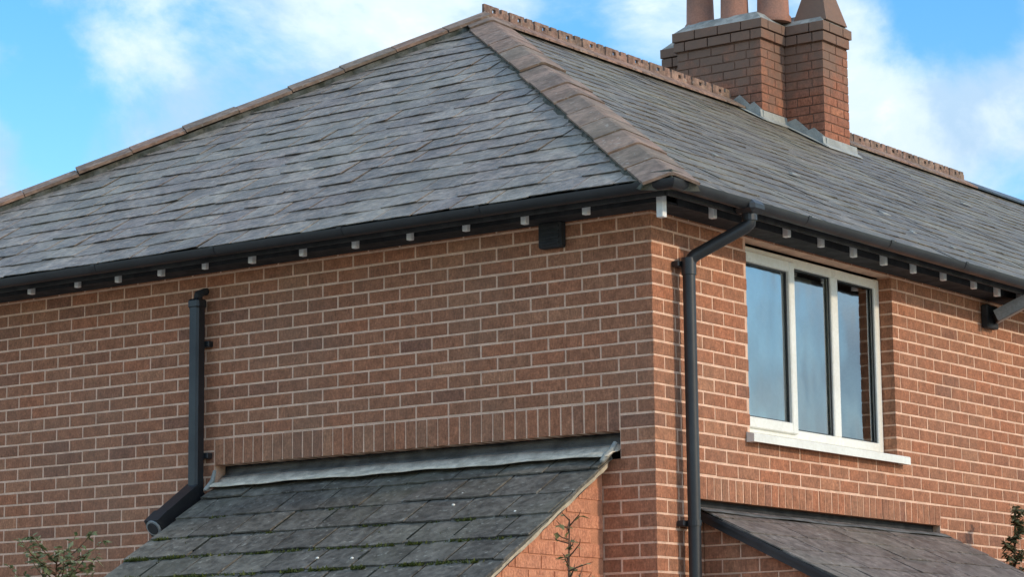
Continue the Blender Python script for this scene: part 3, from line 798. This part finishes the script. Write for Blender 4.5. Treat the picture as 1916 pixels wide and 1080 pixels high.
for k in range(12, 61):
    zt, zb = Z0 - .075 * k - .004, Z0 - .075 * (k + 1) + .004
    u = -(.1125 if k % 2 else 0) - .004
    while u > LY + .13:
        a, b_ = max(u - .217, LY + .12), min(u, -.004)
        # cut under the verge
        ymax_top = (zt + .055 - LZ) / KS     # y where the roof underside meets the brick top
        aa = a
        if lz(a) - .02 < zt: aa = (zt + .02 - LZ) / KS
        if b_ - aa > .03: lb.append(('E', (-.33, (aa + b_) / 2, (zt + zb) / 2), b_ - aa, zt - zb))
        u -= .225
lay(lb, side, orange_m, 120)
# mortar fillet along the right verge and dark gap under it
vg = MB(); n_ = 40; V = []
for i in range(n_ + 1):
    y = -.03 + (LY + .03) * i / n_; z = lz(y); j = random.gauss(0, .002)
    V += [(-.272 + j, y, z - .006), (-.274 + j, y, z - .028 + random.gauss(0, .003)), (-.331, y, z - .060 + random.gauss(0, .004)), (-.331, y, z - .01)]
vg.add(V, [(4 * i + k, 4 * i + (k + 1) % 4, 4 * i + 4 + (k + 1) % 4, 4 * i + 4 + k) for i in range(n_) for k in range(4)] + [(0, 1, 2, 3)])
vg.build('verge_mortar', mortar_g, lt)
fw2 = MB(); fw2.box((-3.0, LY + .12, 0), (-.34, LY + .22, lz(LY + .12) - .06)); fw2.box((-3.0, LY + .22, 0), (-2.9, -.002, lz(LY + .2) - .05))
fw2.add([(-3.0, -.002, lz(LY + .2) - .052), (-3.0, LY + .22, lz(LY + .2) - .052), (-3.0, -.002, lz(0) - .06), (-2.9, -.002, lz(LY + .2) - .052), (-2.9, LY + .22, lz(LY + .2) - .052), (-2.9, -.002, lz(0) - .06)], [(0, 1, 2), (3, 5, 4), (0, 3, 4, 1), (1, 4, 5, 2), (2, 5, 3, 0)])
fw2.build('outer_wall', orange_m, lt)
# lead flashing under the soldier course, its upstand coloured dark for the overhang's shade
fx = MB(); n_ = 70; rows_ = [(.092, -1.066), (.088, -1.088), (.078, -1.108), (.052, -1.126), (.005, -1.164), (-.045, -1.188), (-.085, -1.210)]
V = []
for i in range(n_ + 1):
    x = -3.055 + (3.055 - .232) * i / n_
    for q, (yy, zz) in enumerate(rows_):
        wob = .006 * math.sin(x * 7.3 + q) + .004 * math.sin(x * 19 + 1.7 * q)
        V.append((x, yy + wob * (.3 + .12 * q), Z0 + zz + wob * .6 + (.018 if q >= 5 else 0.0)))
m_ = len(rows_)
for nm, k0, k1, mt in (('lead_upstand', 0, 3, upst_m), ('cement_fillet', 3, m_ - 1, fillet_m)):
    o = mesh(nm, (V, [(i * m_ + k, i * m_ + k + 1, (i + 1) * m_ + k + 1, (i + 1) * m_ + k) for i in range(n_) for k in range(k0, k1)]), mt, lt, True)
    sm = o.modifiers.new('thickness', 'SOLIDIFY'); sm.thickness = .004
MB().box((-3.07, .0985, Z0 - 1.23), (-.22, .12, Z0 - 1.05)).build('recess_shade_back', darkwood_m, lt)  # dark strip that paints the recess shade above the flashing
# rolled end of the flashing at the right verge
MB().tube([(-.245, -.002, Z0 - 1.12), (-.255, -.03, Z0 - 1.165), (-.262, -.07, Z0 - 1.195), (-.262, -.11, Z0 - 1.225)], [.012, .016, .018, .012], 8).build('flashing_end', leadpale_m, lt, True)
MB().tube([(-3.06, -.005, Z0 - 1.09), (-3.065, -.02, Z0 - 1.15), (-3.055, -.06, Z0 - 1.185), (-3.04, -.11, Z0 - 1.21)], [.010, .014, .016, .010], 8).build('flashing_end', leadpale_m, lt, True)
# moss clumps growing in the slate joints: too small and many to count
ms = MB()
def tuft(c, r, n_):
    for _ in range(n_):
        a = random.uniform(0, 2 * math.pi); e = random.uniform(.2, 1.4); rr = r * random.uniform(.3, 1)
        dv = Vector((math.cos(a) * math.cos(e), math.sin(a) * math.cos(e), math.sin(e))) * rr
        s_ = Vector((-dv.y, dv.x, 0)).normalized() * r * .35; p = Vector(c) + Vector((random.uniform(-r, r), random.uniform(-r, r) * .5, 0))
        ms.add([p - s_, p + s_, p + dv], [(0, 1, 2)])
for i in range(330):
    row = random.choice((0, 1, 1, 2, 2, 2, 2, 3, 3, 3, 3, 3, 4, 4)); y = LY + math.cos(aS) * (.0905 + .2395 * (7 - row)) - .008
    x = -3.0 + 2.6 * random.random() ** (1.7 if row > 0 else 1)
    r = random.uniform(.010, .024) * (1 + .22 * row); n0 = random.randint(1, 4)
    for q in range(n0): tuft((x + q * .02, y, lz(y) + .004), r, 12)
for i in range(26):
    x = -2.95 + 2.2 * random.random(); y = -.35 - random.random() * .6
    tuft((x, y, lz(y) + .014), random.uniform(.006, .014), 8)
tag(ms.build('moss', moss_m, lt), kind='stuff')
# pale lichen blobs / snails on the slates
for px_, py_ in ((-1.02, -.30), (-1.55, -.86), (-1.30, -.88), (-.52, -.52), (-1.0, -.41)):
    MB().lathe((px_, py_, lz(py_) + .016), [(.009, 0), (.010, .005), (.006, .010), (.002, .011)], 7).build('lichen_spot', white_m, lt, True)

# ================================================================== porch roof under the window
KP = .485; PZ = Z0 - 1.455; PX1 = 1.75; PY0, PY1 = .395, 3.20
po = empty('porch', (0.9, 1.8, 0), 'brick porch with brown-grey slate lean-to roof and black bargeboard, below the white window', 'porch')
def pz(x): return PZ - KP * x
dk = MB().prism([(.002, PY0 + .01, pz(0) - .045), (.002, PY1 - .01, pz(0) - .045), (PX1, PY1 - .01, pz(PX1) - .045), (PX1, PY0 + .01, pz(PX1) - .045)], (0, 0, .032)).build('roof_slope', darkwood_m, po)
aP = math.atan(KP)
slate_field(dk, (PX1, 0, pz(PX1)), (0, 1, 0), (-math.cos(aP), 0, math.sin(aP)), PY0, PY1, PX1 / math.cos(aP), .2, .30, slate_p, 300, [], twist=.006, th=.007, lift=.008, L=.38, rag=.003, jit=.003)
MB().prism([(.004, PY0 + .004, pz(0) - .012), (PX1, PY0 + .004, pz(PX1) - .012), (PX1, PY0 + .004, pz(PX1) - .062), (.004, PY0 + .004, pz(0) - .062)], (0, .022, 0)).build('bargeboard', black_m, po)
MB().prism([(.004, PY0 - .012, pz(0) - .004), (PX1, PY0 - .012, pz(PX1) - .004), (PX1, PY0 - .012, pz(PX1) - .024), (.004, PY0 - .012, pz(0) - .024)], (0, .016, 0)).build('verge_trim', black_m, po)
pw = MB(); yy = .4555
pw.add([(.002, yy, 0), (1.6, yy, 0), (1.6, yy, pz(1.6) - .05), (.002, yy, pz(0) - .05), (.002, yy + .09, 0), (1.6, yy + .09, 0), (1.6, yy + .09, pz(1.6) - .05), (.002, yy + .09, pz(0) - .05)],
       [(0, 1, 2, 3), (4, 7, 6, 5), (0, 4, 5, 1), (1, 5, 6, 2), (2, 6, 7, 3), (3, 7, 4, 0)])
pside = pw.build('side_wall', mortar_m, po)
pb = []
for k in range(19, 61):
    zt, zb = Z0 - .075 * k - .005, Z0 - .075 * (k + 1) + .005
    xm = min(1.6, (PZ - .018 - zt) / KP); u = .003 - (.1125 if k % 2 else 0)
    while u < xm:
        a, b_ = max(u, .003), min(u + .215, xm)
        if b_ - a > .03: pb.append(('S', ((a + b_) / 2, .45, (zt + zb) / 2), b_ - a, zt - zb))
        u += .225
lay(pb, pside, brick_m, 60)
pw = MB(); pw.box((1.5, .55, 0), (1.6, PY1 - .08, pz(1.6) - .055)); pw.box((.004, PY1 - .18, 0), (1.498, PY1 - .08, pz(1.6) - .055)); pw.build('outer_wall', brick_m, po)
fx = MB(); n_ = 60; rows_ = [(-.045, .006), (-.02, .004), (.008, -.002), (.045, -.018), (.085, -.036)]; V = []
for i in range(n_ + 1):
    y = .345 + (3.17 - .345) * i / n_
    for q, (xx, zz) in enumerate(rows_):
        wob = .005 * math.sin(y * 8 + q); V.append((xx + wob * .4, y, PZ + zz + wob * .5 + (.012 if q > 2 else 0)))
m_ = len(rows_); fx.add(V, [(i * m_ + k, (i + 1) * m_ + k, (i + 1) * m_ + k + 1, i * m_ + k + 1) for i in range(n_) for k in range(m_ - 1)])
o = fx.build('flashing', upst_m, po, True); sm = o.modifiers.new('thickness', 'SOLIDIFY'); sm.thickness = .004  # dark colour paints the shadow band under the soldiers
MB().box((-.05, .338, Z0 - 1.50), (-.098, 3.187, Z0 - 1.40)).build('recess_shade_back', darkwood_m, po)  # dark backing strip deepens that painted shadow band

# ================================================================== drainpipes
dp = empty('drainpipe', (.075, .24, 0), 'round black drainpipe with swan-neck from gutter, beside the white window', 'drainpipe')
pts = [OUT + Vector((0, 0, -.075)), OUT + Vector((0, 0, -.115)), OUT + Vector((-.02, -.012, -.135))]
P1 = Vector((.085, .248, Z0 - .150)); P0_ = OUT + Vector((-.02, -.012, -.135))
pts += [P1 + Vector((.02, .012, .02)), P1 + Vector((.004, .003, .003)), Vector((.077, .243, Z0 - .175))]
smooth_by_angle(MB().tube(pts, .034, 18).build('swan_neck', black_m, dp), 50)
smooth_by_angle(MB().tube([(.075, .242, Z0 - .16), (.075, .246, 0.03)], .034, 20).build('pipe', black_m, dp), 50)
smooth_by_angle(MB().tube([(.075, .242, Z0 - .145), (.075, .242, Z0 - .235)], .0395, 20).build('collar', black_m, dp), 50)
smooth_by_angle(MB().tube([(.075, .244, Z0 - 1.83), (.075, .244, Z0 - 1.92)], .040, 20).build('collar', black_m, dp), 50)
def clip_(z, y=.243):
    mb = MB(); mb.tube([(.075, y, z), (.075, y, z + .03)], .0385, 18); mb.bbox((.001, y - .055, z), (.045, y + .055, z + .03), .004); return mb.build('pipe_clip', black_m, dp)
clip_(Z0 - .20 + .01, .242); clip_(Z0 - 1.56); clip_(Z0 - 2.9)

sp = empty('drainpipe', (-3.145, -.07, Z0 - 1.4), 'short square black drainpipe on the shaded wall, bent out onto the lean-to roof', 'drainpipe')
hx, yq = .038, -.078
def sq(z0, z1, e=0.): return MB().bbox((-3.143 - hx - e, yq - hx - e, z0), (-3.143 + hx + e, yq + hx + e, z1), .013)
sq(Z0 - 1.235, Z0 - .085).build('pipe', black_m, sp)
sq(Z0 - .135, Z0 - .075, .006).build('collar', black_m, sp)
MB().tube([(-3.143, yq + .005, Z0 - .08), (-3.143, yq + .01, Z0 - .045), (-3.143, -.02, Z0 - .025), (-3.143, .01, Z0 - .02)], [.026, .026, .022, .022], 12).build('wall_elbow', darkwood_m, sp, True)
def sweepbox(name, a, b_, hw, mat, par):
    a, b_ = Vector(a), Vector(b_); t = (b_ - a).normalized(); s_ = Vector((1, 0, 0)); n_ = s_.cross(t).normalized()
    mb = MB(); V = []
    for p in (a, b_):
        for i, j in ((-1, -1), (1, -1), (1, 1), (-1, 1)): V.append(p + s_ * hw * i + n_ * hw * j)
    mb.add(V, [(0, 3, 2, 1), (4, 5, 6, 7)] + [(k, (k + 1) % 4, 4 + (k + 1) % 4, 4 + k) for k in range(4)])
    return mb.build(name, mat, par)
ea = Vector((-3.143, yq + .01, Z0 - 1.205)); eb = Vector((-3.143, -.36, Z0 - 1.40))
sweepbox('elbow', ea, eb, .048, black_m, sp)
sweepbox('shoe', eb + (ea - eb) * .10, eb + Vector((0, -.055, -.045)), .055, black_m, sp)
smooth_by_angle(MB().tube([(-3.143, -.395, Z0 - 1.425), (-3.143, -.43, Z0 - 1.447)], [.050, .048], 18).build('outlet_ring', grey_m, sp), 40)
MB().tube([(-3.143, -.425, Z0 - 1.444), (-3.143, -.434, Z0 - 1.4496)], .036, 16).build('outlet_mouth', darkwood_m, sp)
MB().bbox((-3.143 - .06, -.045, Z0 - .36), (-3.143 + .06, -.001, Z0 - .325), .004).build('pipe_clip', black_m, sp)
MB().bbox((-3.143 - .06, -.045, Z0 - 1.02), (-3.143 + .06, -.001, Z0 - .985), .004).build('pipe_clip', black_m, sp)

# ================================================================== small fittings
vb = empty('vent_box', (-.615, -.03, Z0 - .055), 'small black box fixed high on the shaded wall under the eaves', 'vent box')
MB().bbox((-.69, -.055, Z0 - .05), (-.54, -.001, Z0 + .09), .008).build('housing', darkwood_m, vb)
for i in range(4): MB().bbox((-.68, -.064, Z0 - .035 + .03 * i), (-.55, -.054, Z0 - .02 + .03 * i), .002).build('louvre', darkwood_m, vb)

fl_ = empty('floodlight', (.02, 3.98, Z0 - .1), 'dark floodlight on a wall bracket under the eaves, right of the window', 'floodlight')
MB().bbox((.001, 3.86, Z0 - .10), (.05, 4.02, Z0 + .05), .008).build('back_box', darkwood_m, fl_)
MB().tube([(.05, 3.94, Z0 - .03), (.12, 3.95, Z0 - .02), (.17, 3.96, Z0 + .0)], .016, 10).build('arm', black_m, fl_)
hd = MB(); a = Vector((.07, 3.93, Z0 - .07)); dv = Vector((.24, .05, .11)); nn_ = Vector((.40, .05, -.90)).normalized()
wv_ = Vector((-.1, .15, 0)).normalized() * .11
hd.prism([a - wv_, a + dv - wv_, a + dv + wv_, a + wv_], -nn_ * .055); hd.build('head', black_m, fl_)
pn = -wv_.normalized() * .004
MB().prism([a - wv_ + pn * .2, a + dv - wv_ + pn * .2, a + dv - wv_ - nn_ * .075 + pn * .2, a - wv_ - nn_ * .075 + pn * .2], pn).build('side_panel', grey_m, fl_)
hd = MB(); q = nn_ * .004; a2 = a + dv * .06; d2 = dv * .88; w2 = wv_ * .86
hd.prism([a2 - w2, a2 + d2 - w2, a2 + d2 + w2, a2 + w2], q); hd.build('lens', grey_m, fl_)

# ================================================================== plants
def leaf(mb, p, d, L, wd, droop=.3):
    d = d.normalized(); s_ = d.cross(Vector((0, 0, 1)));
    if s_.length < .1: s_ = Vector((1, 0, 0))
    s_ = (s_.normalized() + Vector((0, 0, random.uniform(-.6, .6)))).normalized(); nn_ = s_.cross(d).normalized()
    m1 = p + d * L * .45 - nn_ * .0; tip = p + d * L - Vector((0, 0, L * droop))
    mb.add([p, m1 + s_ * wd - nn_ * wd * .3, m1, m1 - s_ * wd - nn_ * wd * .3, tip], [(0, 1, 2), (0, 2, 3), (1, 4, 2), (2, 4, 3)])
def branchy(root, base, top, n_br, spread, n_leaf, leafmat, leafsize, br_from=.4, stem_r=.012, lean=(0, 0, 0)):
    base, top = Vector(base), Vector(top); st = MB(); lv = MB(); pts = []
    for i in range(9):
        t = i / 8; p = base.lerp(top, t); j = .05 * (t * (1 - t) * 4) + .012 * t
        pts.append(p + Vector((random.uniform(-j, j), random.uniform(-j, j), 0)) if 0 < i < 8 else p)
    st.tube(pts, [stem_r * (1 - .8 * i / 8) for i in range(9)], 7)
    for b_ in range(n_br):
        t = br_from + (1 - br_from) * (b_ + random.random()) / n_br; i = min(7, int(t * 8)); p = pts[i].lerp(pts[i + 1], t * 8 - i)
        a = random.uniform(0, 2 * math.pi); L = spread * random.uniform(.5, 1.1) * (1.15 - .6 * (t - br_from) / (1 - br_from))
        dv = Vector((math.cos(a), math.sin(a), random.uniform(.2, .9))).normalized(); q = [p]
        for k in range(4):
            dv = (dv + Vector((random.uniform(-.3, .3), random.uniform(-.3, .3), random.uniform(-.05, .3)))).normalized(); q.append(q[-1] + dv * L / 4)
        r0 = stem_r * .5 * (1.1 - t * .6); st.tube(q, [r0 * (1 - .18 * k) for k in range(5)], 5)
        for _ in range(n_leaf):
            k = random.uniform(.8, 4); i2 = min(3, int(k)); pp = q[i2].lerp(q[i2 + 1], k - i2)
            leaf(lv, pp, Vector((random.uniform(-1, 1), random.uniform(-1, 1), random.uniform(-.3, .8))), leafsize * random.uniform(.6, 1.2), leafsize * random.uniform(.18, .34))
    st.build('stem', wood_m, root, True)
    if lv.v: lv.build('foliage', leafmat, root)
random.seed(5)
tw = empty('sapling', (.5, -1.48, 0), 'bare brown sapling with few leaves in front of the orange side wall', 'sapling')
branchy(tw, (.5, -1.48, 0), (.5, -1.505, Z0 - 1.64), 24, .17, 2, leafy_m, .05, .84, .017)
b1 = MB()
sh = empty('shrub', (-2.3, -2.0, 0), 'sparse pale green shrub below the shaded wall, left of the lean-to', 'shrub')
random.seed(9)
branchy(sh, (-2.35, -2.0, 0), (-2.3, -2.0, Z0 - 1.74), 90, .50, 20, leaf_m, .05, .60, .016)
random.seed(4)
sh2 = empty('shrub', (.45, 3.5, 0), 'dull green climbing shrub against the sunlit wall, right of the porch roof', 'shrub')
branchy(sh2, (.30, 3.72, 0), (.30, 3.62, Z0 - 1.30), 70, .17, 24, leafd_m, .05, .45, .03)
